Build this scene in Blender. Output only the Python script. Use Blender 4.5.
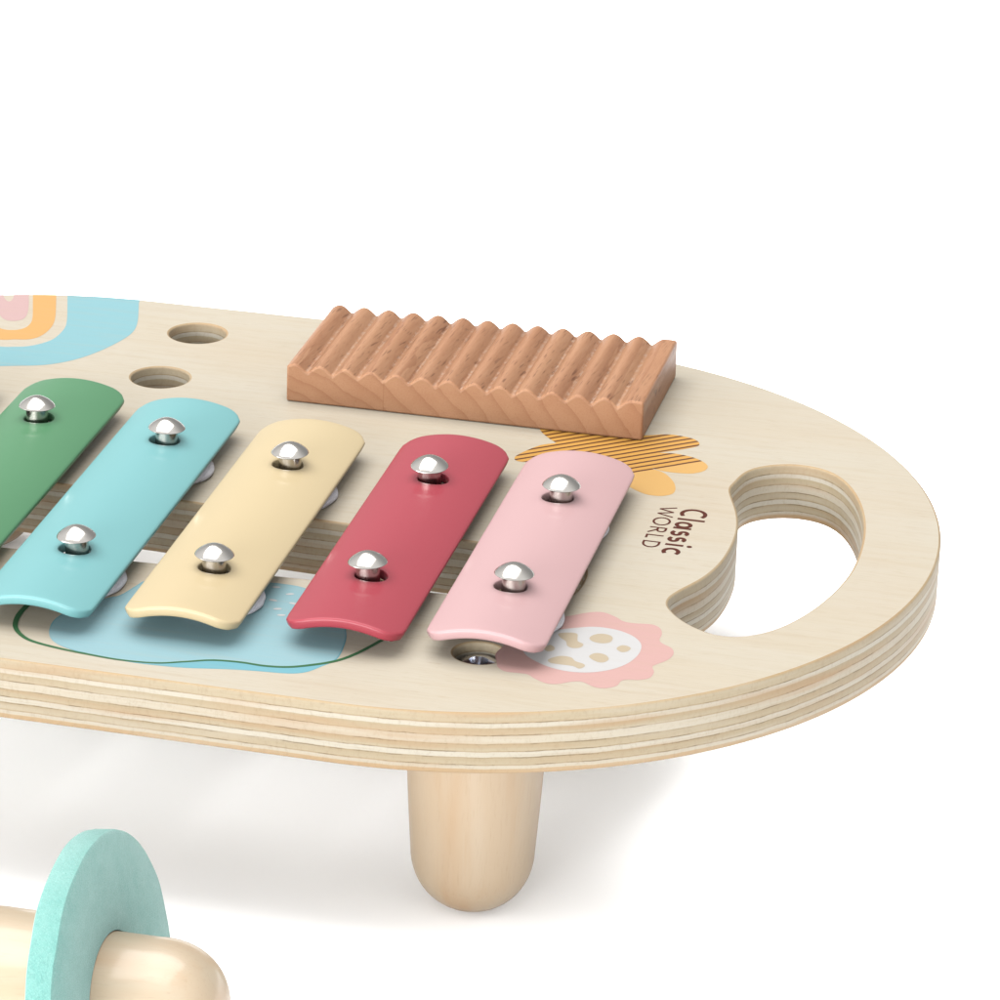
import bpy, bmesh, math, random
from mathutils import Vector, Matrix, noise as mnoise

for o in list(bpy.data.objects):
    bpy.data.objects.remove(o)
SC = bpy.context.scene
COL = SC.collection
S = 1.0 / 150.0          # 1 drawing unit = 6.67 mm
H = 8.22                  # height of the board's top above the ground (drawing units)
T = 1.90                 # board thickness

# ------------------------------------------------------------------ camera
CX, CY, FPX = 0.142, 0.428, 4077.0
YAW, PIT = -0.3024, 0.3801
cam = bpy.data.cameras.new('camera')
camo = bpy.data.objects.new('camera', cam)
COL.objects.link(camo)
fw = Vector((math.sin(YAW) * math.cos(PIT), math.cos(YAW) * math.cos(PIT), -math.sin(PIT)))
rt = Vector((math.cos(YAW), -math.sin(YAW), 0))
up = rt.cross(fw)
M = Matrix((rt, up, -fw)).transposed().to_4x4()
M.translation = Vector((33.333, -123.099, 49.943 + H)) * S
camo.matrix_world = M
cam.sensor_width = 36.0
cam.lens = 36.0 * FPX / 1000.0
cam.shift_x = 0.5 - CX
cam.shift_y = CY - 0.5
cam.clip_start = 0.01
cam.clip_end = 50
SC.camera = camo

# ------------------------------------------------------------------ studio light
W = bpy.data.worlds.new('World')
SC.world = W
W.use_nodes = True
wt = W.node_tree
# added studio fill, a world gradient: brighter to the front left, darker behind
_tc = wt.nodes.new('ShaderNodeTexCoord')
_dot = wt.nodes.new('ShaderNodeVectorMath')
_dot.operation = 'DOT_PRODUCT'
_dot.inputs[1].default_value = Vector((-0.22, -0.97, 0.05)).normalized()
wt.links.new(_tc.outputs['Generated'], _dot.inputs[0])


def _w_range(src, a, b, c, d):
    m = wt.nodes.new('ShaderNodeMapRange')
    m.interpolation_type = 'SMOOTHSTEP'
    for i, v in enumerate((a, b, c, d)):
        m.inputs[i + 1].default_value = v
    wt.links.new(src, m.inputs[0])
    return m.outputs[0]


def _w_math(op, a, b):
    m = wt.nodes.new('ShaderNodeMath')
    m.operation = op
    wt.links.new(a, m.inputs[0])
    wt.links.new(b, m.inputs[1])
    return m.outputs[0]


_base = _w_range(_dot.outputs['Value'], -1.0, 0.1, 0.36, 0.98)
# low bright band added to the world, lifts the shade under the board
_sep = wt.nodes.new('ShaderNodeSeparateXYZ')
wt.links.new(_tc.outputs['Generated'], _sep.inputs[0])
_dot2 = wt.nodes.new('ShaderNodeVectorMath')
_dot2.operation = 'DOT_PRODUCT'
_dot2.inputs[1].default_value = Vector((-0.42, -0.9, 0.0)).normalized()
wt.links.new(_tc.outputs['Generated'], _dot2.inputs[0])
_fill_band = _w_math('MULTIPLY', _w_range(_dot2.outputs['Value'], 0.55, 0.97, 0.0, 8.5), _w_range(_sep.outputs[2], 0.26, 0.46, 1.0, 0.0))
wt.links.new(_w_math('ADD', _base, _fill_band), wt.nodes['Background'].inputs[1])
wt.nodes['Background'].inputs[0].default_value = (0.985, 0.99, 1.0, 1)


def area(name, loc, target, size, power, col=(1, 1, 1), size_y=None):
    l = bpy.data.lights.new(name, 'AREA')
    l.energy = power
    l.color = col
    l.size = size
    if size_y:
        l.shape = 'RECTANGLE'
        l.size_y = size_y
    o = bpy.data.objects.new(name, l)
    COL.objects.link(o)
    o.location = loc
    o.rotation_euler = (Vector(target) - Vector(loc)).to_track_quat('-Z', 'Y').to_euler()
    return o


area('overhead_softbox', (-0.22, 0.05, 1.5), (0.05, 0.0, 0), 1.6, 36.0, (1, 0.995, 0.985))
area('key_softbox', (-0.33, -1.40, 0.40), (0.06, -0.08, 0.04), 0.7, 5.0, (1, 0.99, 0.97), 0.4)

SC.view_settings.view_transform = 'Standard'
SC.view_settings.look = 'None'
SC.view_settings.exposure = 0.735
SC.view_settings.gamma = 1.0
SC.view_settings.use_curve_mapping = False
SC.render.engine = 'CYCLES'
SC.cycles.max_bounces = 8
SC.cycles.diffuse_bounces = 5


# ------------------------------------------------------------------ node helper
ALB = 0.27     # printed and lit colours are read off an exposure 1/ALB above the true albedo


def srgb(r, g, b):
    def f(c):
        c /= 255.0
        return c / 12.92 if c <= 0.04045 else ((c + 0.055) / 1.055) ** 2.4
    return (f(r) * ALB, f(g) * ALB, f(b) * ALB, 1)


class NT:
    def __init__(self, name):
        self.m = bpy.data.materials.new(name)
        self.m.use_nodes = True
        self.t = self.m.node_tree
        self.b = self.t.nodes['Principled BSDF']
        self._p = None

    def n(self, kind, **kw):
        x = self.t.nodes.new(kind)
        for k, v in kw.items():
            setattr(x, k, v)
        return x

    def put(self, sock, v):
        if hasattr(v, 'is_linked') or isinstance(v, bpy.types.NodeSocket):
            self.t.links.new(v, sock)
        else:
            sock.default_value = v

    @property
    def pos(self):           # object coordinates in drawing units
        if self._p is None:
            tc = self.n('ShaderNodeTexCoord')
            mp = self.n('ShaderNodeMapping')
            mp.inputs['Scale'].default_value = (1 / S,) * 3
            self.t.links.new(tc.outputs['Object'], mp.inputs['Vector'])
            self._p = mp.outputs[0]
        return self._p

    def scaled(self, sc, rot=(0, 0, 0), loc=(0, 0, 0)):
        r = self.pos
        if any(rot):
            m0 = self.n('ShaderNodeMapping')
            m0.inputs['Rotation'].default_value = rot
            self.t.links.new(r, m0.inputs[0])
            r = m0.outputs[0]
        mp = self.n('ShaderNodeMapping')
        mp.inputs['Scale'].default_value = sc
        mp.inputs['Location'].default_value = loc
        self.t.links.new(r, mp.inputs[0])
        return mp.outputs[0]

    def noise(self, sc=(1, 1, 1), detail=3, rough=0.5, rot=(0, 0, 0), loc=(0, 0, 0), dist=0):
        x = self.n('ShaderNodeTexNoise')
        x.inputs['Scale'].default_value = 1
        x.inputs['Detail'].default_value = detail
        x.inputs['Roughness'].default_value = rough
        x.inputs['Distortion'].default_value = dist
        self.t.links.new(self.scaled(sc, rot, loc), x.inputs['Vector'])
        return x.outputs['Fac']

    def math(self, op, a, b=0.0, clamp=False):
        x = self.n('ShaderNodeMath', operation=op, use_clamp=clamp)
        self.put(x.inputs[0], a)
        self.put(x.inputs[1], b)
        return x.outputs[0]

    def rng(self, v, a, b, c=0.0, d=1.0):
        x = self.n('ShaderNodeMapRange')
        for i, q in enumerate((v, a, b, c, d)):
            self.put(x.inputs[i], q)
        return x.outputs[0]

    def mix(self, f, a, b, blend='MIX'):
        x = self.n('ShaderNodeMix', data_type='RGBA', blend_type=blend)
        self.put(x.inputs['Factor'], f)
        self.put(x.inputs['A'], a)
        self.put(x.inputs['B'], b)
        return x.outputs['Result']

    def xyz(self):
        x = self.n('ShaderNodeSeparateXYZ')
        self.t.links.new(self.pos, x.inputs[0])
        return x.outputs

    def ramp(self, v, stops, interp='LINEAR'):
        x = self.n('ShaderNodeValToRGB')
        cr = x.color_ramp
        cr.interpolation = interp
        while len(cr.elements) > 1:
            cr.elements.remove(cr.elements[-1])
        cr.elements[0].position, cr.elements[0].color = stops[0]
        for p, c in stops[1:]:
            cr.elements.new(p).color = c
        self.t.links.new(v, x.inputs[0])
        return x.outputs[0]

    def bump(self, h, strength=0.2, dist=0.02):
        x = self.n('ShaderNodeBump')
        x.inputs['Strength'].default_value = strength
        x.inputs['Distance'].default_value = dist * S
        self.put(x.inputs['Height'], h)
        self.t.links.new(x.outputs[0], self.b.inputs['Normal'])

    def done(self, color, rough=0.5, spec=0.5, metal=0.0, coat=0.0, coat_rough=0.2, sheen=0.0):
        self.put(self.b.inputs['Base Color'], color)
        self.put(self.b.inputs['Roughness'], rough)
        self.b.inputs['Specular IOR Level'].default_value = spec
        self.b.inputs['Metallic'].default_value = metal
        self.b.inputs['Coat Weight'].default_value = coat
        self.b.inputs['Coat Roughness'].default_value = coat_rough
        self.b.inputs['Sheen Weight'].default_value = sheen
        return self.m


# ------------------------------------------------------------------ materials
def m_ground():
    k = NT('white_paper')
    c = k.mix(k.noise((0.5,) * 3, 2), (0.945, 0.945, 0.947, 1), (0.955, 0.955, 0.955, 1))
    return k.done(c, 0.9, 0.1)


def m_veneer():
    k = NT('birch_veneer')
    broad = k.noise((0.05, 0.35, 0.3), 3, 0.55, dist=0.6)
    patch = k.noise((0.06, 0.12, 1), 2, loc=(4.3, 1.2, 0))
    streak = k.noise((0.2, 3.4, 1), 3, 0.5, loc=(1, 7, 0), dist=0.3)
    pore = k.noise((0.9, 26, 1), 3, 0.6)
    fleck = k.noise((1.6, 9, 1), 2, 0.6, loc=(9, 3, 0))
    c = k.mix(k.rng(broad, 0.25, 0.8), srgb(238, 228, 208), srgb(236, 222, 196))
    c = k.mix(k.rng(patch, 0.5, 0.8, 0, 0.5), c, srgb(236, 213, 180))
    c = k.mix(k.rng(streak, 0.5, 0.85, 0, 0.3), c, srgb(212, 186, 150))
    c = k.mix(k.rng(streak, 0.5, 0.1, 0, 0.2), c, srgb(240, 233, 220))
    c = k.mix(k.rng(pore, 0.52, 0.72, 0, 0.26), c, srgb(188, 164, 130))
    c = k.mix(k.rng(fleck, 0.6, 0.74, 0, 0.24), c, srgb(202, 172, 132))
    k.bump(pore, 0.06, 0.02)
    return k.done(c, 0.5, 0.2)


def m_ply():
    k = NT('birch_plywood_edge')
    x, y, z = k.xyz()
    wob = k.noise((0.25, 0.25, 0.2), 2)
    fine = k.noise((2.2, 2.2, 0.6), 3)
    f = k.math('MULTIPLY', z, -1.0 / T)
    f = k.math('ADD', f, k.rng(wob, 0, 1, -0.022, 0.022))
    f = k.math('ADD', f, k.rng(fine, 0, 1, -0.011, 0.011))
    tan, cream, white, org, line = srgb(217, 200, 168), srgb(232, 220, 196), srgb(235, 226, 205), srgb(220, 188, 146), srgb(196, 171, 134)
    tan2 = srgb(208, 189, 155)
    st = [(0.0, srgb(216, 186, 142)), (0.03, tan), (0.14, tan), (0.155, line), (0.17, white), (0.235, white), (0.245, tan2), (0.345, tan),
          (0.36, line), (0.375, cream), (0.49, cream), (0.505, line), (0.52, tan2), (0.61, tan), (0.625, line), (0.64, white),
          (0.71, white), (0.725, line), (0.74, tan2), (0.83, tan), (0.845, line), (0.86, cream), (0.905, cream), (0.92, org), (1.0, org)]
    c = k.ramp(f, st)
    # end grain pores of the cross plies, long grain of the others, tone shifts along the edge
    pores = k.noise((9, 9, 5), 4, 0.75)
    c = k.mix(k.rng(pores, 0.5, 0.75, 0, 0.26), c, srgb(150, 120, 82))
    lon = k.noise((0.5, 0.5, 16), 3, 0.6)
    c = k.mix(k.rng(lon, 0.5, 0.8, 0, 0.24), c, srgb(190, 156, 112))
    tone = k.noise((0.16, 0.16, 2.6), 2, loc=(3, 2, 1))
    c = k.mix(k.rng(tone, 0.52, 0.75, 0, 0.55), c, srgb(212, 168, 122))
    c = k.mix(k.rng(tone, 0.45, 0.25, 0, 0.35), c, srgb(240, 232, 214))
    # broken dark glue lines
    gl = None
    for p in (0.157, 0.362, 0.507, 0.628, 0.728, 0.848):
        d = k.math('ABSOLUTE', k.math('SUBTRACT', f, p))
        g = k.rng(d, 0.004, 0.012, 1, 0)
        gl = g if gl is None else k.math('MAXIMUM', gl, g)
    dash = k.rng(k.noise((1.1, 1.1, 3), 4, 0.7), 0.46, 0.6)
    c = k.mix(k.math('MULTIPLY', k.math('MULTIPLY', gl, dash), 0.5), c, srgb(104, 82, 54))
    k.bump(k.math('ADD', pores, lon), 0.15, 0.03)
    return k.done(c, 0.6, 0.2)


def m_turned(name, base, warm, pale, gloss=0.4, coat=0.0, axis='z', spec=0.4):
    k = NT(name)
    if axis == 'z':
        a, b, d = (0.9, 0.9, 0.1), (3.5, 3.5, 0.22), (16, 16, 1.0)
    else:
        a, b, d = (0.1, 0.8, 0.8), (0.22, 3.0, 3.0), (1.0, 15, 15)
    n1 = k.noise(a, 2, 0.5, loc=(2.2, 0.4, 5), dist=0.2)
    n2 = k.noise(b, 3, 0.6, loc=(7, 2, 3))
    n3 = k.noise(d, 3, 0.6)
    c = k.mix(k.rng(n1, 0.5, 0.78, 0, 0.8), base, warm)
    c = k.mix(k.rng(n1, 0.45, 0.25, 0, 0.8), c, pale)
    c = k.mix(k.rng(n2, 0.55, 0.8, 0, 0.22), c, warm)
    c = k.mix(k.rng(n3, 0.55, 0.75, 0, 0.16), c, srgb(176, 130, 84))
    return k.done(c, gloss, spec, coat=coat, coat_rough=0.12)


def m_beech():
    k = NT('beech')
    x, y, z = k.xyz()
    # growth rings as cylinders along the length of the grooves, two glued billets
    def rings(cx, cz, sc, off):
        dx = k.math('SUBTRACT', x, cx)
        dz = k.math('SUBTRACT', z, cz)
        r = k.math('SQRT', k.math('ADD', k.math('MULTIPLY', dx, dx), k.math('MULTIPLY', dz, dz)))
        r = k.math('ADD', r, k.rng(k.noise((0.9, 0.12, 0.9), 3, loc=(off, 0, 0)), 0, 1, -0.22, 0.22))
        fr = k.math('FRACT', k.math('MULTIPLY', r, sc))
        return k.rng(fr, 0.0, 1.0, 0, 1)
    r1 = rings(-3.2, -9.5, 2.1, 0)
    r2 = rings(-6.0, -10.5, 1.55, 5)
    left = k.math('LESS_THAN', x, 3.35)
    ring = k.math('ADD', k.math('MULTIPLY', r1, left), k.math('MULTIPLY', r2, k.math('SUBTRACT', 1.0, left)))
    ring = k.math('POWER', ring, 4.0)
    soft = k.noise((0.7, 0.1, 0.9), 3, 0.6)
    c = k.mix(k.rng(soft, 0.3, 0.7), srgb(222, 166, 124), srgb(211, 152, 111))
    tint = k.noise((0.28, 0.05, 0.2), 1, loc=(3, 0, 0))
    c = k.mix(k.rng(tint, 0.4, 0.65, 0, 0.45), c, srgb(218, 164, 124))
    c = k.mix(k.math('MULTIPLY', ring, 0.5), c, srgb(178, 116, 78))
    seam = k.rng(k.math('ABSOLUTE', k.math('SUBTRACT', x, 3.35)), 0.008, 0.025, 0.25, 0)
    c = k.mix(seam, c, srgb(150, 92, 58))
    speck = k.noise((16, 2.2, 16), 3, 0.7)
    c = k.mix(k.rng(speck, 0.5, 0.75, 0, 0.32), c, srgb(166, 104, 68))
    # dark ray flecks on the long-grain faces only
    geo = k.n('ShaderNodeNewGeometry')
    sep = k.n('ShaderNodeSeparateXYZ')
    k.t.links.new(geo.outputs['Normal'], sep.inputs[0])
    longf = k.rng(k.math('ABSOLUTE', sep.outputs[1]), 0.5, 0.7, 1, 0)
    fl = k.noise((17.0, 1.15, 3.0), 1, 0.5, rot=(0, 0, math.radians(5)), loc=(2, 0, 0))
    fl = k.rng(fl, 0.61, 0.67)
    fl2 = k.rng(k.noise((0.5, 0.35, 1), 2, loc=(1, 4, 0)), 0.36, 0.55)
    c = k.mix(k.math('MULTIPLY', k.math('MULTIPLY', fl, longf), k.math('MULTIPLY', fl2, 0.62)), c, srgb(110, 58, 32))
    gr = k.noise((15, 0.45, 9), 3, 0.6, rot=(0, 0, math.radians(4)), loc=(6, 1, 0))
    c = k.mix(k.math('MULTIPLY', k.rng(gr, 0.5, 0.75, 0, 0.25), longf), c, srgb(170, 108, 70))
    c = k.mix(k.math('MULTIPLY', k.rng(gr, 0.48, 0.3, 0, 0.35), longf), c, srgb(228, 176, 136))
    # end-grain pores
    ep = k.rng(k.noise((22, 1, 22), 2, 0.6), 0.55, 0.72, 0, 0.3)
    c = k.mix(k.math('MULTIPLY', ep, k.math('SUBTRACT', 1.0, longf)), c, srgb(226, 174, 138))
    # pale raised fibre left in the bottoms of the grooves by the cutter
    g = k.math('MULTIPLY', k.rng(z, 1.16, 1.10), longf)
    g = k.math('MULTIPLY', g, k.rng(z, 0.85, 0.95))
    fz = k.rng(k.noise((7, 5, 4), 3, 0.7), 0.46, 0.62)
    c = k.mix(k.math('MULTIPLY', k.math('MULTIPLY', g, fz), 0.6), c, srgb(236, 204, 180))
    k.bump(k.noise((10, 1.2, 10), 3), 0.15, 0.03)
    return k.done(c, 0.5, 0.2)


def m_paint(name, col, rough=0.40, coat=0.17):
    k = NT(name)
    n1 = k.noise((0.5, 0.15, 0.5), 2)
    n2 = k.noise((14, 14, 14), 2)
    d = tuple(v * 0.94 for v in col[:3]) + (1,)
    c = k.mix(n1, col, d)
    k.bump(n2, 0.03, 0.02)
    return k.done(c, k.rng(n1, 0, 1, rough, rough + 0.06), 0.13, coat=coat, coat_rough=0.10)


def m_print(name, col, wood=0.12):
    """ink printed on the veneer: the grain shows faintly through"""
    k = NT(name)
    pore = k.noise((0.9, 26, 1), 3, 0.6)
    st = k.noise((0.22, 3.2, 1), 4, 0.6)
    dk = tuple(v * 0.82 for v in col[:3]) + (1,)
    c = k.mix(k.rng(pore, 0.5, 0.75, 0, wood * 2.5), col, dk)
    c = k.mix(k.rng(st, 0.5, 0.8, 0, wood * 1.5), c, srgb(225, 200, 165))
    return k.done(c, 0.55, 0.12)


def m_stripes():
    k = NT('orange_ink_with_brown_stripes')
    x, y, z = k.xyz()
    d = k.math('ADD', k.math('MULTIPLY', x, -0.643), k.math('MULTIPLY', y, 0.766))
    d = k.math('ADD', d, k.rng(k.noise((1.5, 1.5, 1), 2), 0, 1, -0.012, 0.012))
    ph = k.math('FRACT', k.math('ADD', k.math('DIVIDE', k.math('ADD', d, 9.995), 0.300), 0.5))
    line = k.rng(k.math('ABSOLUTE', k.math('SUBTRACT', ph, 0.5)), 0.14, 0.19, 1, 0)
    reg = k.math('GREATER_THAN', d, -10.06)
    org = k.mix(k.rng(k.noise((0.9, 26, 1), 3, 0.6), 0.5, 0.75, 0, 0.2), srgb(253, 200, 118), srgb(244, 186, 102))
    org = k.mix(k.math('MULTIPLY', reg, 0.75), org, srgb(249, 184, 78))
    c = k.mix(k.math('MULTIPLY', line, reg), org, srgb(112, 58, 32))
    return k.done(c, 0.5, 0.2)


def m_felt(name, a, b, fine=30):
    k = NT(name)
    n1 = k.noise((1.4,) * 3, 4, 0.7)
    n2 = k.noise((fine, fine, fine), 3, 0.8)
    n3 = k.noise((fine * 0.25, fine * 0.9, fine * 0.25), 3, 0.8, rot=(0.6, 0.4, 0.3))
    c = k.mix(k.rng(n1, 0.35, 0.65), a, b)
    c = k.mix(k.rng(n3, 0.48, 0.72, 0, 0.6), c, tuple(v * 0.72 for v in a[:3]) + (1,))
    c = k.mix(k.rng(n2, 0.52, 0.72, 0, 0.5), c, tuple(min(1, v * 1.35 + 0.05) for v in b[:3]) + (1,))
    k.bump(k.math('ADD', n2, n3), 0.5, 0.06)
    return k.done(c, 0.95, 0.1, sheen=0.25)


def m_metal(name, col, rough):
    k = NT(name)
    n = k.noise((4, 4, 4), 3)
    return k.done(k.mix(n, col, tuple(v * 0.93 for v in col[:3]) + (1,)), k.rng(n, 0, 1, rough, rough * 1.4), metal=1.0)


MAT = dict(
    ground=m_ground(), veneer=m_veneer(), ply=m_ply(), beech=m_beech(),
    leg=m_turned('turned_maple', srgb(236, 208, 172), srgb(226, 176, 122), srgb(240, 217, 186), 0.45),
    stick=m_turned('lacquered_maple', srgb(238, 214, 180), srgb(232, 190, 144), srgb(240, 226, 198), 0.42, 0.30, 'x'),
    teal_felt=m_felt('teal_felt', srgb(140, 212, 201), srgb(160, 223, 212), 26),
    white_felt=m_felt('white_felt', tuple(v * 1.5 for v in srgb(226, 224, 232)), tuple(v * 1.5 for v in srgb(240, 238, 244)), 34),
    chrome=m_metal('polished_nickel', (0.40, 0.38, 0.352, 1), 0.13),
    steel=m_metal('zinc_plated_steel', (0.68, 0.70, 0.76, 1), 0.16),
    cyan=m_print('cyan_ink', srgb(164, 218, 226)), orange=m_print('orange_ink', srgb(253, 197, 123)),
    rose=m_print('rose_ink', srgb(238, 200, 196)), pink=m_print('pink_ink', srgb(243, 196, 188)),
    white=m_print('white_ink', srgb(240, 238, 236), 0.06), beige=m_print('bare_wood_spots', srgb(226, 208, 178)),
    pond=m_print('pond_ink', srgb(140, 208, 222)), pond_pale=m_print('pale_pond_ink', srgb(176, 219, 227)),
    green=m_print('green_ink', srgb(74, 128, 84), 0.05), brown=m_print('brown_ink', srgb(104, 42, 20), 0.02),
    stripes=m_stripes(),
)

# ------------------------------------------------------------------ object helpers
WPOS = {}


def link(name, mesh, parent=None, at=(0, 0, 0)):
    """mesh is in drawing units relative to `at` (drawing units, world); links one object"""
    mesh.transform(Matrix.Scale(S, 4))
    mesh.update()
    o = bpy.data.objects.new(name, mesh)
    COL.objects.link(o)
    return place(o, parent, at)


def place(o, parent, at):
    at = Vector(at)
    WPOS[o.name] = at
    o.parent = parent
    o.location = (at - (WPOS[parent.name] if parent else Vector())) * S
    return o


def bm_mesh(bm, name, mats, smooth=None):
    bmesh.ops.recalc_face_normals(bm, faces=bm.faces)
    me = bpy.data.meshes.new(name)
    bm.to_mesh(me)
    bm.free()
    for m in mats:
        me.materials.append(m)
    if smooth is not None:
        for p in me.polygons:
            p.use_smooth = True
        me.set_sharp_from_angle(angle=math.radians(smooth))
    return me


def lathe(profile, n=64):
    bm = bmesh.new()
    rows = []
    for r, z in profile:
        if r < 1e-6:
            rows.append([bm.verts.new((0, 0, z))])
        else:
            rows.append([bm.verts.new((r * math.cos(2 * math.pi * i / n), r * math.sin(2 * math.pi * i / n), z)) for i in range(n)])
    for a, b in zip(rows, rows[1:]):
        for i in range(n):
            j = (i + 1) % n
            if len(a) == 1 and len(b) == 1:
                continue
            if len(a) == 1:
                bm.faces.new((a[0], b[i], b[j]))
            elif len(b) == 1:
                bm.faces.new((a[i], a[j], b[0]))
            else:
                bm.faces.new((a[i], a[j], b[j], b[i]))
    for row in (rows[0], rows[-1]):
        if len(row) > 1:
            bm.faces.new(row)
    return bm


def catmull(pts, per=6, closed=True):
    out = []
    n = len(pts)
    rng = range(n) if closed else range(n - 1)
    for i in rng:
        g = lambda k: Vector(pts[k % n] if closed else pts[min(max(k, 0), n - 1)])
        p0, p1, p2, p3 = g(i - 1), g(i), g(i + 1), g(i + 2)
        for s in range(per):
            t = s / per
            out.append(0.5 * ((2 * p1) + (-p0 + p2) * t + (2 * p0 - 5 * p1 + 4 * p2 - p3) * t * t + (-p0 + 3 * p1 - 3 * p2 + p3) * t ** 3))
    if not closed:
        out.append(Vector(pts[-1]))
    return [(v.x, v.y) for v in out]


def smooth_loop(pts, it=3, closed=True):
    for _ in range(it):
        n = len(pts)
        q = []
        for i in range(n):
            if not closed and i in (0, n - 1):
                q.append(pts[i])
                continue
            a, b, c = pts[i - 1], pts[i], pts[(i + 1) % n]
            q.append(((a[0] + 2 * b[0] + c[0]) / 4, (a[1] + 2 * b[1] + c[1]) / 4))
        pts = q
    return pts


class Print:
    """flat ink shapes on the board's top, one mesh, several ink colours"""
    def __init__(self):
        self.bm = bmesh.new()
        self.mats = []

    def mi(self, m):
        if m not in self.mats:
            self.mats.append(m)
        return self.mats.index(m)

    def poly(self, pts, m, z):
        vs = [self.bm.verts.new((x, y, z)) for x, y in pts]
        f = self.bm.faces.new(vs)
        f.normal_update()
        if f.normal.z < 0:
            f.normal_flip()
        f.material_index = self.mi(m)
        bmesh.ops.triangulate(self.bm, faces=[f])

    def stroke(self, pts, w, m, z, closed=False, caps=True):
        n = len(pts)
        L, R = [], []
        wf = w if callable(w) else (lambda t: w)
        for i, p in enumerate(pts):
            a = pts[i - 1] if (i > 0 or closed) else pts[i]
            b = pts[(i + 1) % n] if (i < n - 1 or closed) else pts[i]
            d = Vector((b[0] - a[0], b[1] - a[1])).normalized()
            h = wf(i / max(1, n - 1)) / 2
            L.append(self.bm.verts.new((p[0] - d.y * h, p[1] + d.x * h, z)))
            R.append(self.bm.verts.new((p[0] + d.y * h, p[1] - d.x * h, z)))
        for i in range(n if closed else n - 1):
            j = (i + 1) % n
            f = self.bm.faces.new((L[i], R[i], R[j], L[j]))
            f.normal_update()
            if f.normal.z < 0:
                f.normal_flip()
            f.material_index = self.mi(m)

    def build(self, name, parent):
        me = bpy.data.meshes.new(name)
        self.bm.to_mesh(me)
        self.bm.free()
        for m in self.mats:
            me.materials.append(m)
        return link(name, me, parent, WPOS[parent.name])


# ------------------------------------------------------------------ the setting: seamless white paper
bm = bmesh.new()
prof = [(-420.0, 0.0), (-200.0, 0.0), (-60.0, 0.0), (0.0, 0.0), (80.0, 0.0), (250.0, 0.0), (900.0, 0.0)]
xs = [-900.0, -150.0, -40.0, 40.0, 150.0, 900.0]
g = [[bm.verts.new((x, y, z)) for x in xs] for y, z in prof]
for r0, r1 in zip(g, g[1:]):
    for i in range(len(xs) - 1):
        bm.faces.new((r0[i], r0[i + 1], r1[i + 1], r1[i]))
ground = link('ground', bm_mesh(bm, 'ground', [MAT['ground']], 40))
ground['kind'] = 'structure'
ground['label'] = 'plain white paper surface the wooden toys stand on'

# ------------------------------------------------------------------ the musical bench
bench = bpy.data.objects.new('musical_bench', None)
COL.objects.link(bench)
place(bench, None, (0, -7, 0))
bench['label'] = 'pale plywood musical bench on round legs with coloured xylophone bars and a ridged washboard'
bench['category'] = 'musical toy'

# ---- board
RAD, CXR, CXL, CYB = 15.12, 7.43, -7.2, -7.04
outline = []
for i in range(97):
    a = -math.pi / 2 + math.pi * i / 96
    outline.append((CXR + RAD * math.cos(a), CYB + RAD * math.sin(a)))
for i in range(97):
    a = math.pi / 2 + math.pi * i / 96
    outline.append((CXL + RAD * math.cos(a), CYB + RAD * math.sin(a)))


def circle(x, y, r, n=56):
    return [(x + r * math.cos(2 * math.pi * i / n), y + r * math.sin(2 * math.pi * i / n)) for i in range(n)]


HANDLE = [(15.62, -2.55), (15.84, -1.55), (16.44, -0.87), (17.35, -0.55), (18.36, -0.85), (19.16, -1.95), (19.76, -3.66), (20.10, -5.63), (20.17, -7.87),
          (19.97, -9.66), (19.48, -11.57), (18.74, -13.22), (17.86, -14.15), (16.95, -14.29), (16.02, -13.72), (15.37, -12.85), (15.25, -12.2), (15.46, -11.5),
          (15.98, -10.35), (16.32, -8.83), (16.37, -6.80), (16.13, -5.21), (15.78, -4.04), (15.55, -3.2)]
MY = -11.78              # axis of the row of bars


def slot_half(x):
    return 2.43 - 0.046 * x


slot = []
hx = 12.52
for x in (-14.2, -8, -2, 4, 8, 10.5):
    slot.append((x, MY - slot_half(x)))
re = slot_half(11.0)
for i in range(1, 24):
    a = -math.pi / 2 + math.pi * i / 24
    ca, sa = math.cos(a), math.sin(a)
    ex = abs(ca) ** 0.8
    slot.append((11.0 + (hx - 11.0) * ex, MY + re * math.copysign(abs(sa) ** 0.8, sa)))
for x in (10.5, 8, 4, -2, -8, -14.2):
    slot.append((x, MY + slot_half(x)))
LEGS = [(10.68, -17.64), (10.68, 3.64), (-12.0, 3.64), (-12.0, -17.64)]
holes = [circle(-4.70, 5.365, 1.0), circle(-4.69, 0.877, 1.0), smooth_loop(catmull(HANDLE, 8), 6), slot]
holes += [circle(x, y, 0.75, 40) for x, y in LEGS[:2]]

cu = bpy.data.curves.new('board', 'CURVE')
cu.dimensions = '2D'
cu.fill_mode = 'BOTH'
BEV = 0.075
cu.extrude = T / 2 - BEV
cu.bevel_depth = BEV
cu.bevel_resolution = 2
cu.offset = -BEV
for loop in [outline] + holes:
    sp = cu.splines.new('POLY')
    sp.points.add(len(loop) - 1)
    for p, (x, y) in zip(sp.points, loop):
        p.co = (x, y, 0, 1)
    sp.use_cyclic_u = True
tmp = bpy.data.objects.new('tmp', cu)
COL.objects.link(tmp)
bpy.context.view_layer.update()
me = bpy.data.meshes.new_from_object(tmp.evaluated_get(bpy.context.evaluated_depsgraph_get()))
bpy.data.objects.remove(tmp)
bm = bmesh.new()
bm.from_mesh(me)
bmesh.ops.remove_doubles(bm, verts=bm.verts, dist=0.0005)
bmesh.ops.translate(bm, verts=bm.verts, vec=(0, 0, -T / 2))
bmesh.ops.recalc_face_normals(bm, faces=bm.faces)
bm.to_mesh(me)
bm.free()
me.materials.clear()
me.materials.append(MAT['veneer'])
me.materials.append(MAT['ply'])
for p in me.polygons:
    p.use_smooth = True
me.set_sharp_from_angle(angle=math.radians(38))
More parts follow.
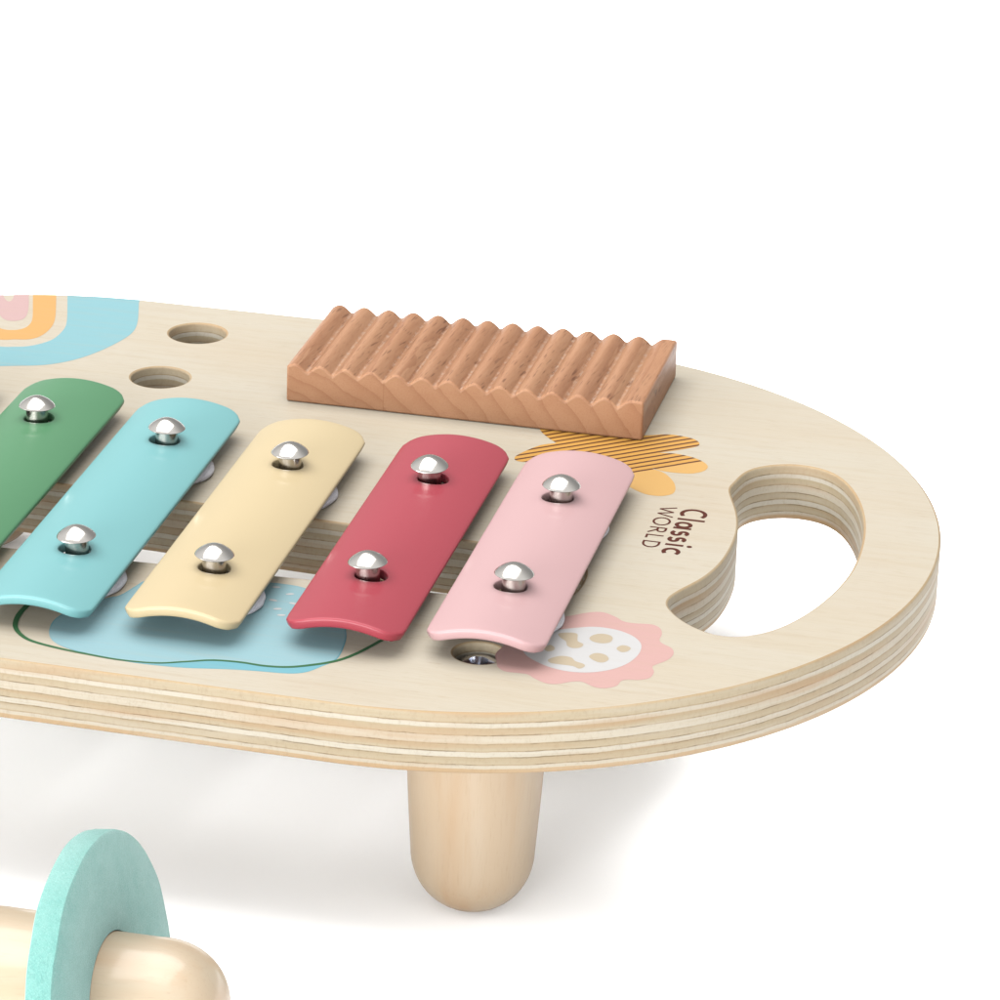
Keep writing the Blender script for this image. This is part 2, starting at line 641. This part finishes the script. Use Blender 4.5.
for p in me.polygons:
    p.material_index = 0 if abs(p.normal.z) > 0.97 else 1
    p.use_smooth = p.material_index == 1        # the veneer faces are truly flat
cap_edges = {e for p in me.polygons if p.material_index == 0 for e in p.edge_keys}
for e in me.edges:
    if e.key in cap_edges:
        e.use_edge_sharp = True
board = link('board', me, bench, (0, 0, H))

# ---- printed pictures on the board
Z0 = 0.004


def arch_half(pts, apex):
    """a traced right half of an arch, mirrored over the arch's axis"""
    a0 = Vector(apex)
    ax = Vector((0.34, -0.940))
    pr = Vector((0.940, 0.34))
    loc = [((Vector(p) - a0).dot(pr), (Vector(p) - a0).dot(ax)) for p in pts]
    loc = [q for q in loc if q[0] > 0.12]
    loc.append((0.0, 0.0))
    loc += [(-u, v) for u, v in reversed(loc[:-1])]
    out = smooth_loop(catmull([a0 + pr * u + ax * v for u, v in loc], 6, closed=False), 14, closed=False)
    return out


def to_edge(p):
    d = Vector((p[0] - CXL, p[1] - CYB))
    if p[0] > CXL:
        return (p[0], CYB + RAD - 0.06)
    d = d.normalized() * (RAD - 0.06)
    return (CXL + d.x, CYB + d.y)


def arch(outer, oa, inner, ia, m, pr, z):
    o, i = arch_half(outer, oa), arch_half(inner, ia)
    o = [to_edge(o[0])] + o[1:-1] + [to_edge(o[-1])]
    i = [to_edge(i[0])] + i[1:-1] + [to_edge(i[-1])]
    mid = lambda a, b: to_edge(((a[0] + b[0]) / 2, (a[1] + b[1]) / 2))
    pr.poly(o + [mid(o[-1], i[-1])] + i[::-1] + [mid(i[0], o[0])], m, z)


RB_BLUE = [(-7.64, 7.88), (-7.32, 6.81), (-7.05, 5.87), (-6.90, 5.07), (-6.92, 4.30), (-7.19, 3.30), (-7.50, 2.46), (-7.86, 1.78), (-8.27, 1.25), (-8.72, 0.86), (-9.21, 0.61)]
RB_BLUE_IN = [(-10.27, 7.68), (-9.84, 6.37), (-9.39, 4.96), (-9.29, 4.32), (-9.30, 3.47), (-9.44, 3.01), (-9.75, 2.54), (-10.11, 2.25)]
RB_ORANGE = [(-10.67, 7.61), (-10.23, 6.25), (-9.89, 5.15), (-9.77, 4.34), (-9.81, 3.57), (-10.01, 3.12), (-10.30, 2.93)]
RB_ORANGE_IN = [(-11.47, 7.35), (-11.07, 6.16), (-10.70, 5.07), (-10.60, 4.50), (-10.63, 4.07), (-10.83, 3.79)]
RB_PINK = [(-11.61, 7.31), (-11.31, 6.44), (-11.07, 5.64), (-10.97, 5.07), (-11.04, 4.76)]
RB_GAP = [(-12.12, 7.15), (-12.02, 6.75), (-11.98, 6.5)]
p = Print()
arch(RB_BLUE, (-9.9, 0.38), RB_BLUE_IN, (-10.4, 2.19), MAT['cyan'], p, Z0)
arch(RB_ORANGE, (-10.62, 2.88), RB_ORANGE_IN, (-11.0, 3.74), MAT['orange'], p, Z0)
arch(RB_PINK, (-11.25, 4.60), RB_GAP, (-12.05, 6.40), MAT['rose'], p, Z0)
p.build('painted_rainbow', board)

FLOWER = [(12.05, 0.52), (12.78, 0.84), (13.45, 0.78), (13.77, 0.60), (13.93, 0.31), (13.85, 0.03), (13.41, -0.38), (12.88, -0.78),
          (12.86, -0.83), (13.32, -0.75), (13.92, -0.90), (14.34, -1.21), (14.53, -1.56), (14.47, -1.95), (14.16, -2.27), (13.70, -2.37), (13.20, -2.35), (12.90, -2.24),
          (12.88, -2.26), (13.32, -2.53), (13.72, -3.18), (13.88, -3.78), (13.83, -4.18), (13.51, -4.43), (13.03, -4.41), (12.47, -4.00),
          (11.9, -3.4), (11.2, -3.0), (10.4, -2.9), (9.6, -2.9), (8.97, -2.88), (8.70, -2.93), (8.50, -2.86), (8.42, -2.70), (8.43, -2.46), (8.62, -1.99), (8.98, -1.35), (9.40, -1.03),
          (9.42, -0.98), (9.06, -0.59), (8.69, -0.02), (8.6, 0.6), (9.0, 1.0), (9.8, 0.6), (10.6, 0.9), (11.3, 0.6)]
p = Print()
p.poly(catmull(FLOWER, 4), MAT['stripes'], Z0)
p.build('painted_striped_flower', board)

PF = [(11.31, -18.13), (11.41, -18.42), (11.65, -18.65), (12.04, -18.65), (12.33, -18.66), (12.61, -18.89), (12.97, -19.09), (13.28, -19.04), (13.55, -18.83), (13.78, -18.70), (13.97, -18.70), (14.33, -18.92), (14.65, -18.90), (14.92, -18.66), (14.98, -18.31), (15.14, -18.15), (15.45, -18.08), (15.72, -17.85), (15.77, -17.44), (15.66, -17.09), (15.76, -16.86), (15.98, -16.52), (16.08, -16.05), (15.95, -15.66), (15.65, -15.43), (15.51, -15.20), (15.50, -14.76), (15.37, -14.38), (15.09, -14.19), (14.58, -14.26), (14.25, -14.22), (14.00, -14.00), (13.62, -13.78), (13.30, -13.81), (12.95, -14.05), (12.67, -14.30), (12.22, -14.64), (11.72, -15.12), (11.32, -15.98), (11.26, -16.88), (11.15, -17.56)]
PFW = [(11.97, -17.33), (12.27, -17.65), (12.80, -17.98), (13.42, -18.12), (14.03, -18.0), (14.58, -17.61), (14.93, -17.08), (15.10, -16.48), (15.11, -15.93), (14.99, -15.52), (14.68, -15.14), (14.17, -14.88), (13.58, -14.85), (13.09, -15.05), (12.51, -15.41), (12.10, -15.80), (11.82, -16.31), (11.78, -16.88)]
SP = [[(12.60, -15.66), (12.86, -15.50), (13.12, -15.50), (13.20, -15.80), (13.26, -16.02), (13.45, -16.17), (13.41, -16.42), (13.20, -16.52), (13.02, -16.41), (12.92, -16.12), (12.72, -15.92)],
      [(13.53, -15.69), (13.60, -15.45), (13.80, -15.29), (14.06, -15.32), (14.19, -15.52), (14.16, -15.82), (13.93, -15.95), (13.66, -15.89)],
      [(14.43, -16.18), (14.51, -15.93), (14.67, -15.90), (14.82, -16.03), (14.77, -16.28), (14.60, -16.37)],
      [(13.78, -16.97), (13.86, -16.71), (14.04, -16.64), (14.25, -16.74), (14.36, -16.99), (14.25, -17.23), (14.03, -17.22)],
      [(12.69, -17.55), (12.79, -17.33), (13.01, -17.15), (13.30, -17.17), (13.46, -17.38), (13.73, -17.50), (13.79, -17.67), (13.67, -17.85), (13.45, -17.73), (13.06, -17.73), (12.80, -17.71)],
      [(12.43, -16.71), (12.53, -16.50), (12.69, -16.63), (12.71, -16.83), (12.58, -16.96), (12.46, -16.89)]]
p = Print()
p.poly(catmull(PF, 4), MAT['pink'], Z0)
p.poly(catmull(PFW, 4), MAT['white'], Z0 + 0.003)
for s in SP:
    p.poly(catmull(s, 4), MAT['beige'], Z0 + 0.006)
p.build('painted_pink_flower', board)

POND = [(-1.65, -20.11), (-1.33, -20.60), (-0.79, -20.92), (0.01, -21.13), (0.88, -21.24), (1.44, -21.27), (1.97, -21.25), (2.80, -21.17), (3.93, -20.91), (4.84, -20.76), (5.76, -20.65), (6.23, -20.41), (6.53, -19.95), (6.84, -19.34), (6.84, -18.54), (6.67, -17.51), (6.10, -16.06), (5.38, -15.22), (4.62, -14.69), (3.72, -14.60), (2.63, -14.75), (1.68, -14.92), (0.62, -15.19), (-0.08, -15.59), (-0.25, -16.05), (-0.50, -16.84), (-0.83, -17.19), (-1.47, -18.12), (-1.77, -18.81), (-1.81, -19.42)]
PALE = [(-1.65, -20.11), (-1.33, -20.60), (-0.79, -20.90), (0.01, -21.09), (0.88, -21.19), (1.94, -21.10), (2.69, -20.78), (3.43, -20.44), (4.24, -20.33), (4.97, -20.36), (5.65, -20.23), (6.27, -19.89), (6.60, -19.60), (6.80, -19.34), (6.80, -18.54), (6.63, -17.51), (6.06, -16.06), (5.34, -15.26), (4.62, -14.73), (3.72, -14.64), (2.63, -14.79), (1.68, -14.96), (0.66, -15.22), (-0.04, -15.62), (-0.21, -16.05), (-0.46, -16.86), (-0.79, -17.21), (-1.43, -18.14), (-1.73, -18.83), (-1.77, -19.42)]
LOOP = [(7.93, -16.08), (7.97, -16.96), (7.70, -17.81), (7.29, -18.77), (6.86, -19.42), (6.27, -19.89), (5.65, -20.23), (4.97, -20.36), (4.24, -20.33), (3.43, -20.44), (2.69, -20.78), (1.94, -21.10), (0.88, -21.21), (-0.12, -21.12), (-1.02, -20.99), (-1.96, -20.74), (-2.46, -20.37), (-2.78, -19.87), (-2.93, -19.18), (-2.92, -18.48), (-2.83, -18.00), (-2.48, -17.37), (-1.9, -16.4), (-1.5, -15.4)]
DASH = [(3.81, -14.90), (4.34, -15.27), (3.98, -15.85), (4.27, -16.42), (4.50, -16.82), (4.61, -15.90), (3.3, -15.4), (5.1, -16.5), (3.4, -16.6)]
p = Print()
p.poly(catmull(POND, 4), MAT['pond'], Z0)
p.poly(catmull(PALE, 4), MAT['pond_pale'], Z0 + 0.003)
p.stroke(catmull(LOOP, 6, closed=False), lambda t: 0.105 + 0.16 * max(0, t - 0.5) + 0.02 * math.sin(9 * t), MAT['green'], Z0 + 0.006)
for i, (x, y) in enumerate(DASH):
    a = 0.2 + 0.35 * math.sin(i * 2.3)
    e = [(x + 0.13 * math.cos(q) * math.cos(a) - 0.06 * math.sin(q) * math.sin(a), y + 0.13 * math.cos(q) * math.sin(a) + 0.06 * math.sin(q) * math.cos(a)) for q in [2 * math.pi * j / 14 for j in range(14)]]
    p.poly(e, MAT['white'], Z0 + 0.009)
p.build('painted_pond', board)

# ---- lettering, drawn as strokes: u along the reading direction, v up the letter
p = Print()


def arcp(cx, cy, rx, ry, a0, a1, n=18):
    return [(cx + rx * math.cos(math.radians(a0 + (a1 - a0) * i / n)), cy + ry * math.sin(math.radians(a0 + (a1 - a0) * i / n))) for i in range(n + 1)]


def letter(strokes, base, w):
    for s in strokes:
        closed = s[0] == 'o'
        pts = s[1:] if closed else s
        p.stroke([(base + v, -u) for u, v in pts], w, MAT['brown'], Z0 + letter.z, closed)
        letter.z += 0.0002


letter.z = 0.0
B, wB = 14.37, 0.135
letter([arcp(5.59, 0.42, 0.34, 0.365, 52, 308)], B, wB)                       # C
letter([[(6.07, 0.0), (6.07, 0.86)]], B, wB)                                  # l
letter([['o'] + arcp(6.53, 0.275, 0.185, 0.215, 0, 345, 23), [(6.80, 0.0), (6.80, 0.56)]], B, wB)   # a
for u0 in (7.22, 7.72):                                                       # s s
    letter([arcp(u0, 0.395, 0.135, 0.115, 35, 250, 14) + arcp(u0 - 0.01, 0.175, 0.155, 0.125, 75, -145, 16)], B, wB)
letter([[(8.16, 0.0), (8.16, 0.56)]], B, wB)                                  # i
p.poly([(15.12 + 0.085 * math.cos(q), -8.17 + 0.085 * math.sin(q)) for q in [2 * math.pi * j / 20 for j in range(20)]], MAT['brown'], Z0)
letter([arcp(8.70, 0.275, 0.235, 0.225, 48, 312)], B, wB)                     # c
B, wB = 13.67, 0.070
letter([[(5.24, 0.54), (5.45, 0.03)], [(5.45, 0.03), (5.635, 0.50)], [(5.635, 0.50), (5.82, 0.03)], [(5.82, 0.03), (6.03, 0.54)]], B, wB)   # W
letter([['o'] + arcp(6.44, 0.27, 0.29, 0.25, 0, 348, 29)], B, wB)             # O
letter([[(6.96, 0.0), (6.96, 0.54)], [(6.93, 0.51)] + arcp(7.12, 0.385, 0.15, 0.125, 90, -90, 14) + [(6.95, 0.26)], [(7.10, 0.26), (7.38, 0.0)]], B, wB)   # R
letter([[(7.58, 0.0), (7.58, 0.54)], [(7.55, 0.03), (7.83, 0.03)]], B, wB)    # L
letter([[(8.09, 0.0), (8.09, 0.54)], [(8.06, 0.51)] + arcp(8.24, 0.27, 0.28, 0.24, 90, -90, 18) + [(8.06, 0.03)]], B, wB)   # D
p.build('lettering', board)

# ---- legs with their bolts
prof = [(2.08, 0.0)]
for i in range(1, 9):
    t = i / 8
    prof.append((2.08 - 0.24 * t ** 1.3, -4.45 * t))
for i in range(1, 17):
    a = math.pi / 2 * i / 16
    prof.append((1.84 * math.cos(a) ** 0.92, -4.45 - (H - T - 4.45) * math.sin(a)))
prof[-1] = (0.0, -(H - T))
leg_me = bm_mesh(lathe(prof, 72), 'leg', [MAT['leg']], 50)
bprof = [(0.0, -0.30), (0.22, -0.30), (0.26, -0.10), (0.28, 0.0), (0.48, -0.02), (0.60, -0.10), (0.64, -0.2), (0.64, -0.36), (0.34, -0.37), (0.34, -1.6), (0.0, -1.6)]
bolt_me = bm_mesh(lathe(bprof, 40), 'bolt', [MAT['steel']], 35)
leg0 = link('leg', leg_me, bench, (LEGS[0][0], LEGS[0][1], H - T))
bolt0 = link('bolt', bolt_me, leg0, (LEGS[0][0], LEGS[0][1], H - 0.24))
for x, y in LEGS[1:]:
    l = leg0.copy()
    COL.objects.link(l)
    place(l, bench, (x, y, H - T))
    l.rotation_euler.z = 0.9 * x + y
    if x < 0:
        continue
    b = bolt0.copy()
    COL.objects.link(b)
    place(b, l, (x, y, H - 0.24))

# ---- bars
SAG, BT = 0.42, 0.30
BW = 1.80


def bar_mesh(name, y0, y1, hole_a, hole_b, mat):
    """curved plate from y0 (near) to y1 (far), local x across; two round holes"""
    a, nh, rh, rc = 0.78, 6, 0.53, 0.55
    bm = bmesh.new()
    full0, full1 = y0, y1
    ED = 0.11
    W_ = BW - ED
    y0, y1 = y0 + ED, y1 - ED
    quads = []
    cache = {}

    def vert(x, y):
        k = (round(x, 4), round(y, 4))
        if k not in cache:
            cache[k] = len(cache)
        return cache[k]

    def lin(p, q, n):
        return [p + (q - p) * i / n for i in range(n + 1)]

    hs = sorted([hole_a, hole_b], key=lambda h: h[1])
    ox = [h[0] for h in hs]
    xl = lambda c: lin(-W_, -a, 6) + lin(-a, a, 2 * nh)[1:] + lin(a, W_, 6)[1:]
    xcols = xl(0)
    yrows = []
    segs = [(y0, hs[0][1] - a), (hs[0][1] - a, hs[0][1] + a), (hs[0][1] + a, hs[1][1] - a), (hs[1][1] - a, hs[1][1] + a), (hs[1][1] + a, y1)]
    for si, (s0, s1) in enumerate(segs):
        n = 2 * nh if si in (1, 3) else max(6, int((s1 - s0) / 0.35))
        rows = lin(s0, s1, n)
        for j in range(n):
            for i in range(len(xcols) - 1):
                inx = 6 <= i < 6 + 2 * nh
                if si in (1, 3) and inx:
                    continue
                quads.append([(xcols[i], rows[j]), (xcols[i + 1], rows[j]), (xcols[i + 1], rows[j + 1]), (xcols[i], rows[j + 1])])
    for h in hs:
        sq = []
        g = lin(-a, a, 2 * nh)
        sq += [(v, -a) for v in g[:-1]] + [(a, v) for v in g[:-1]] + [(-v, a) for v in g[:-1]] + [(-a, -v) for v in g[:-1]]
        m = len(sq)
        rings = []
        for r in range(5):
            t = r / 4
            ring = []
            for (sx, sy) in sq:
                an = math.atan2(sy, sx)
                cxp, cyp = rh * math.cos(an) + h[0], rh * math.sin(an)
                ring.append((sx * (1 - t) + cxp * t, h[1] + sy * (1 - t) + cyp * t))
            rings.append(ring)
        for r in range(4):
            for i in range(m):
                j = (i + 1) % m
                quads.append([rings[r][i], rings[r][j], rings[r + 1][j], rings[r + 1][i]])
    pts = {}

    def corner(x, y):       # round the plate's four corners
        sx = 1 if x > 0 else -1
        for ye, sy in ((y0, -1), (y1, 1)):
            dx = abs(x) - (W_ - rc)
            dy = (y - ye) * sy + rc
            if dx > 0 and dy > 0:
                u, v = dx / rc, dy / rc
                uu, vv = u * math.sqrt(max(0, 1 - v * v / 2)), v * math.sqrt(max(0, 1 - u * u / 2))
                return sx * (W_ - rc + uu * rc), ye + sy * (vv * rc - rc)
        return x, y

    top, bot = {}, {}
    for q in quads:
        for x, y in q:
            k = (round(x, 3), round(y, 3))
            if k not in top:
                X, Y = corner(x, y)
                z = -SAG * (X / BW) ** 2
                nx = 2 * SAG * X / BW ** 2
                ln = math.hypot(nx, 1)
                top[k] = bm.verts.new((X, Y, z))
                bot[k] = bm.verts.new((X - BT * nx / ln, Y, z - BT / ln))
    kk = lambda c: (round(c[0], 3), round(c[1], 3))
    edges = {}
    for q in quads:
        ks = [kk(c) for c in q]
        if len(set(ks)) < 4:
            continue
        bm.faces.new([top[k] for k in ks])
        bm.faces.new([bot[k] for k in reversed(ks)])
        for i in range(4):
            e = frozenset((ks[i], ks[(i + 1) % 4]))
            edges.setdefault(e, []).append((ks[i], ks[(i + 1) % 4]))
    # rounded rim: outward plane normal at every border vertex, then rings from the top skin to the bottom skin
    border = [l[0] for l in edges.values() if len(l) == 1]
    nrm = {}
    for i, j in border:
        p, q = top[i].co, top[j].co
        d = Vector((q.y - p.y, -(q.x - p.x)))       # faces run counter-clockwise: outside is to the right
        d.normalize()
        for k in (i, j):
            nrm[k] = nrm.get(k, Vector((0, 0))) + d
    ringv = {}
    NE = 10
    for k, d in nrm.items():
        d.normalize()
        t, b_ = top[k].co.copy(), bot[k].co.copy()
        hole = min(math.hypot(t.x - h[0], t.y - h[1]) for h in hs) < rh + 0.06
        e_ = 0.04 if hole else ED
        col_ = [top[k]]
        for r in range(1, NE):
            th = math.pi * r / NE
            m_ = (t + b_) / 2 + (t - b_) / 2 * math.copysign(abs(math.cos(th)) ** 0.65, math.cos(th))
            o_ = e_ * math.sin(th) ** 0.55
            X = m_.x + d.x * o_
            dz = 0.0 if hole else -2 * SAG * m_.x / BW ** 2 * d.x * o_
            col_.append(bm.verts.new((X, m_.y + d.y * o_, m_.z + dz)))
        col_.append(bot[k])
        ringv[k] = col_
    for i, j in border:
        A, B_ = ringv[i], ringv[j]
        for r in range(NE):
            bm.faces.new((A[r + 1], B_[r + 1], B_[r], A[r]))
    me = bm_mesh(bm, name, [mat], 75)
    return me


dome = [(0.0, 0.32)]
for i in range(1, 15):
    a = math.radians(90 * i / 14)
    r = 0.585 * math.sin(a)
    dome.append((r, 0.32 * (1 - (r / 0.585) ** 1.75) ** 0.86 if i < 14 else 0.0))
dome += [(0.595, -0.02), (0.585, -0.035), (0.54, -0.05), (0.38, -0.055), (0.36, -0.07), (0.36, -0.09), (0.36, -0.12), (0.36, -1.9), (0.0, -1.9)]
screw_me = bm_mesh(lathe(dome, 48), 'screw', [MAT['chrome']], 48)


def felt_mesh(seed):
    prof = [(0.0, 0.03), (1.46, 0.02), (1.53, 0.10), (1.51, 0.22), (1.38, 0.34), (1.0, 0.48), (0.0, 0.52)]
    bm = lathe(prof, 72)
    for v in bm.verts:
        r = math.hypot(v.co.x, v.co.y)
        if r > 0.1:
            d = 0.022 * mnoise.noise(v.co * 3 + Vector((seed, 0, 0)))
            v.co.x *= 1 + d
            v.co.y *= 1 + d
    return bm_mesh(bm, 'felt_pad', [MAT['white_felt']], 85)


felt_me = felt_mesh(1.0)
TOPZ = H + 1.11
BARS = [  # centre x, near y, far y, near screw (dx, y), far screw (dx, y), sRGB, label
    (-11.05, -21.0, -2.25, (0.0, -16.7), (0.0, -6.2), (66, 120, 78), 'dark green metal bar, its far corner just in view at the left edge'),
    (-6.42, -20.6, -2.75, (0.0, -16.45), (-0.19, -6.51), (108, 172, 124), 'green metal bar'),
    (-2.26, -20.1, -3.35, (0.20, -16.28), (0.24, -7.11), (152, 220, 222), 'turquoise metal bar'),
    (2.11, -19.6, -3.95, (0.19, -16.38), (0.19, -7.94), (250, 227, 180), 'pale yellow metal bar'),
    (6.84, -18.95, -3.9, (-0.06, -15.56), (-0.07, -7.72), (206, 82, 96), 'raspberry red metal bar'),
    (10.94, -18.5, -4.08, (0.17, -15.10), (0.10, -8.06), (245, 200, 200), 'pale pink metal bar'),
]
HOLE_DX = [(0, 0), (0.0, 0.07), (-0.05, -0.08), (0.0, -0.07), (0.12, 0.13), (-0.1, -0.1)]
first_screw = first_felt = None
rnd = random.Random(7)
for bi, (cx, yn, yf, sn, sf, col, lab) in enumerate(BARS):
    yc = (yn + yf) / 2
    mat = m_paint('bar_paint', srgb(*col))
    hd = HOLE_DX[bi]
    bme = bar_mesh('bar', yn - yc, yf - yc, (sn[0] + hd[0], sn[1] - yc), (sf[0] + hd[1], sf[1] - yc), mat)
    bar = link('bar', bme, bench, (cx, yc, TOPZ))
    bar['label'] = lab
    for (dx, y) in (sn, sf):
        sp_ = (cx + dx, y, H + 1.53)
        if first_screw is None:
            first_screw = link('screw', screw_me, bar, sp_)
            first_felt = link('felt_pad', felt_me, bar, (cx + dx, y, H))
            continue
        s = first_screw.copy()
        COL.objects.link(s)
        place(s, bar, sp_)
        s.rotation_euler = (rnd.uniform(-0.05, 0.05), rnd.uniform(-0.05, 0.05), rnd.uniform(0, 6.28))   # seated a little askew
        f = first_felt.copy()
        COL.objects.link(f)
        place(f, bar, (cx + dx, y, H))
        f.rotation_euler.z = cx * 1.7 + y

# ---- ridged washboard
WL, WD, WH, DEP = 12.08, 6.1, 1.36, 0.29
prof = []
NR = 14
u0, u1 = 0.20, NR - 0.02
N = NR * 12
for i in range(N + 1):
    u = u0 + (u1 - u0) * i / N
    e = 2 * abs(u % 1.0 - 0.5)
    s = 1 - (math.hypot(e, 0.6) - 0.6) / (math.hypot(1, 0.6) - 0.6)
    if u > NR - 0.55:
        s = 1 - 0.10 * max(0.0, (u - NR + 0.3) / 0.3) ** 2      # the last ridge runs out flat to the end
    prof.append((WL * i / N, WH - DEP * (1 - s)))
bm = bmesh.new()
rows = []
NY = 2
for j in range(NY + 1):
    y = WD * j / NY
    rows.append([bm.verts.new((x, y, z)) for x, z in prof] + [bm.verts.new((WL, y, 0.01)), bm.verts.new((0, y, 0.01))])
n = len(rows[0])
for r0, r1 in zip(rows, rows[1:]):
    for i in range(n):
        j = (i + 1) % n
        bm.faces.new((r0[i], r0[j], r1[j], r1[i]))
for r in (rows[0], rows[-1]):
    bm.faces.new(r)
wb = link('washboard', bm_mesh(bm, 'washboard', [MAT['beech']], 35), bench, (0, 0, H))
bv = wb.modifiers.new('eased_edges', 'BEVEL')
bv.width = 0.09 * S
bv.segments = 3
bv.limit_method = 'ANGLE'
bv.angle_limit = math.radians(65)

# ------------------------------------------------------------------ the mallet lying in front
AZ, EL, DR = -0.017, 0.1445, 4.571
nx = Vector((math.cos(AZ) * math.cos(EL), math.sin(AZ) * math.cos(EL), math.sin(EL)))
ay = Vector((-math.sin(AZ), math.cos(AZ), 0))
bz = nx.cross(ay)
mallet = bpy.data.objects.new('mallet', None)
COL.objects.link(mallet)
MC = Vector((4.839, -34.057, DR * math.cos(EL)))
place(mallet, None, (MC.x, MC.y, 0))
mallet['label'] = 'wooden peg mallet with a teal felt disc, lying in the front left corner'
mallet['category'] = 'mallet'
ROT = Matrix((nx, ay, bz)).transposed()


def lathe_x(profile, n=72):
    """profile of (radius, distance along the axis); axis = local x"""
    bm = lathe(profile, n)
    for v in bm.verts:
        v.co = Vector((v.co.z, v.co.x, v.co.y))
    return bm


def tilt(o):
    o.rotation_euler = ROT.to_euler()
    return o


pr = []
for i in range(0, 15):
    a = math.pi / 2 * i / 14
    pr.append((2.60 * math.sin(a) ** 0.9 if i else 0.0, -13.2 - 1.9 * math.cos(a)))
pr += [(2.64, -11.0), (2.64, -7.0), (2.54, -3.2), (2.43, -2.2), (2.36, -1.4), (2.32, -0.86), (1.99, -0.80), (1.95, 0.0), (1.89, 0.6), (1.83, 1.2)]
for i in range(1, 17):
    a = math.pi / 2 * i / 16
    pr.append((1.83 * math.cos(a) ** 0.85 if i < 16 else 0.0, 1.2 + 1.86 * math.sin(a)))
tilt(link('stick', bm_mesh(lathe_x(pr, 80), 'stick', [MAT['stick']], 50), mallet, MC))
pr = [(1.98, 0.0), (3.4, 0.0), (4.50, 0.0), (4.575, -0.05), (4.60, -0.2), (4.60, -0.6), (4.575, -0.75), (4.5, -0.80), (3.4, -0.8), (1.98, -0.80)]
bm = bmesh.new()
rows = []
NS = 160
for r, s in pr:
    row = []
    for i in range(NS):
        a = 2 * math.pi * i / NS
        v = Vector((s, r * math.cos(a), r * math.sin(a)))
        k = 0.008 * mnoise.noise(v * 0.6) + (0.002 * mnoise.noise(v * 7) if r > 4 else 0)
        if r > 4.4:
            v.y *= 1 + k * 0.6
            v.z *= 1 + k * 0.6
        if 2.5 < r:
            v.x += 0.03 * mnoise.noise(v * 0.9)
        row.append(bm.verts.new(v))
    rows.append(row)
for k in range(len(rows)):
    a, b = rows[k], rows[(k + 1) % len(rows)]
    for i in range(NS):
        j = (i + 1) % NS
        bm.faces.new((a[i], a[j], b[j], b[i]))
tilt(link('felt_disc', bm_mesh(bm, 'felt_disc', [MAT['teal_felt']], 40), mallet, MC))
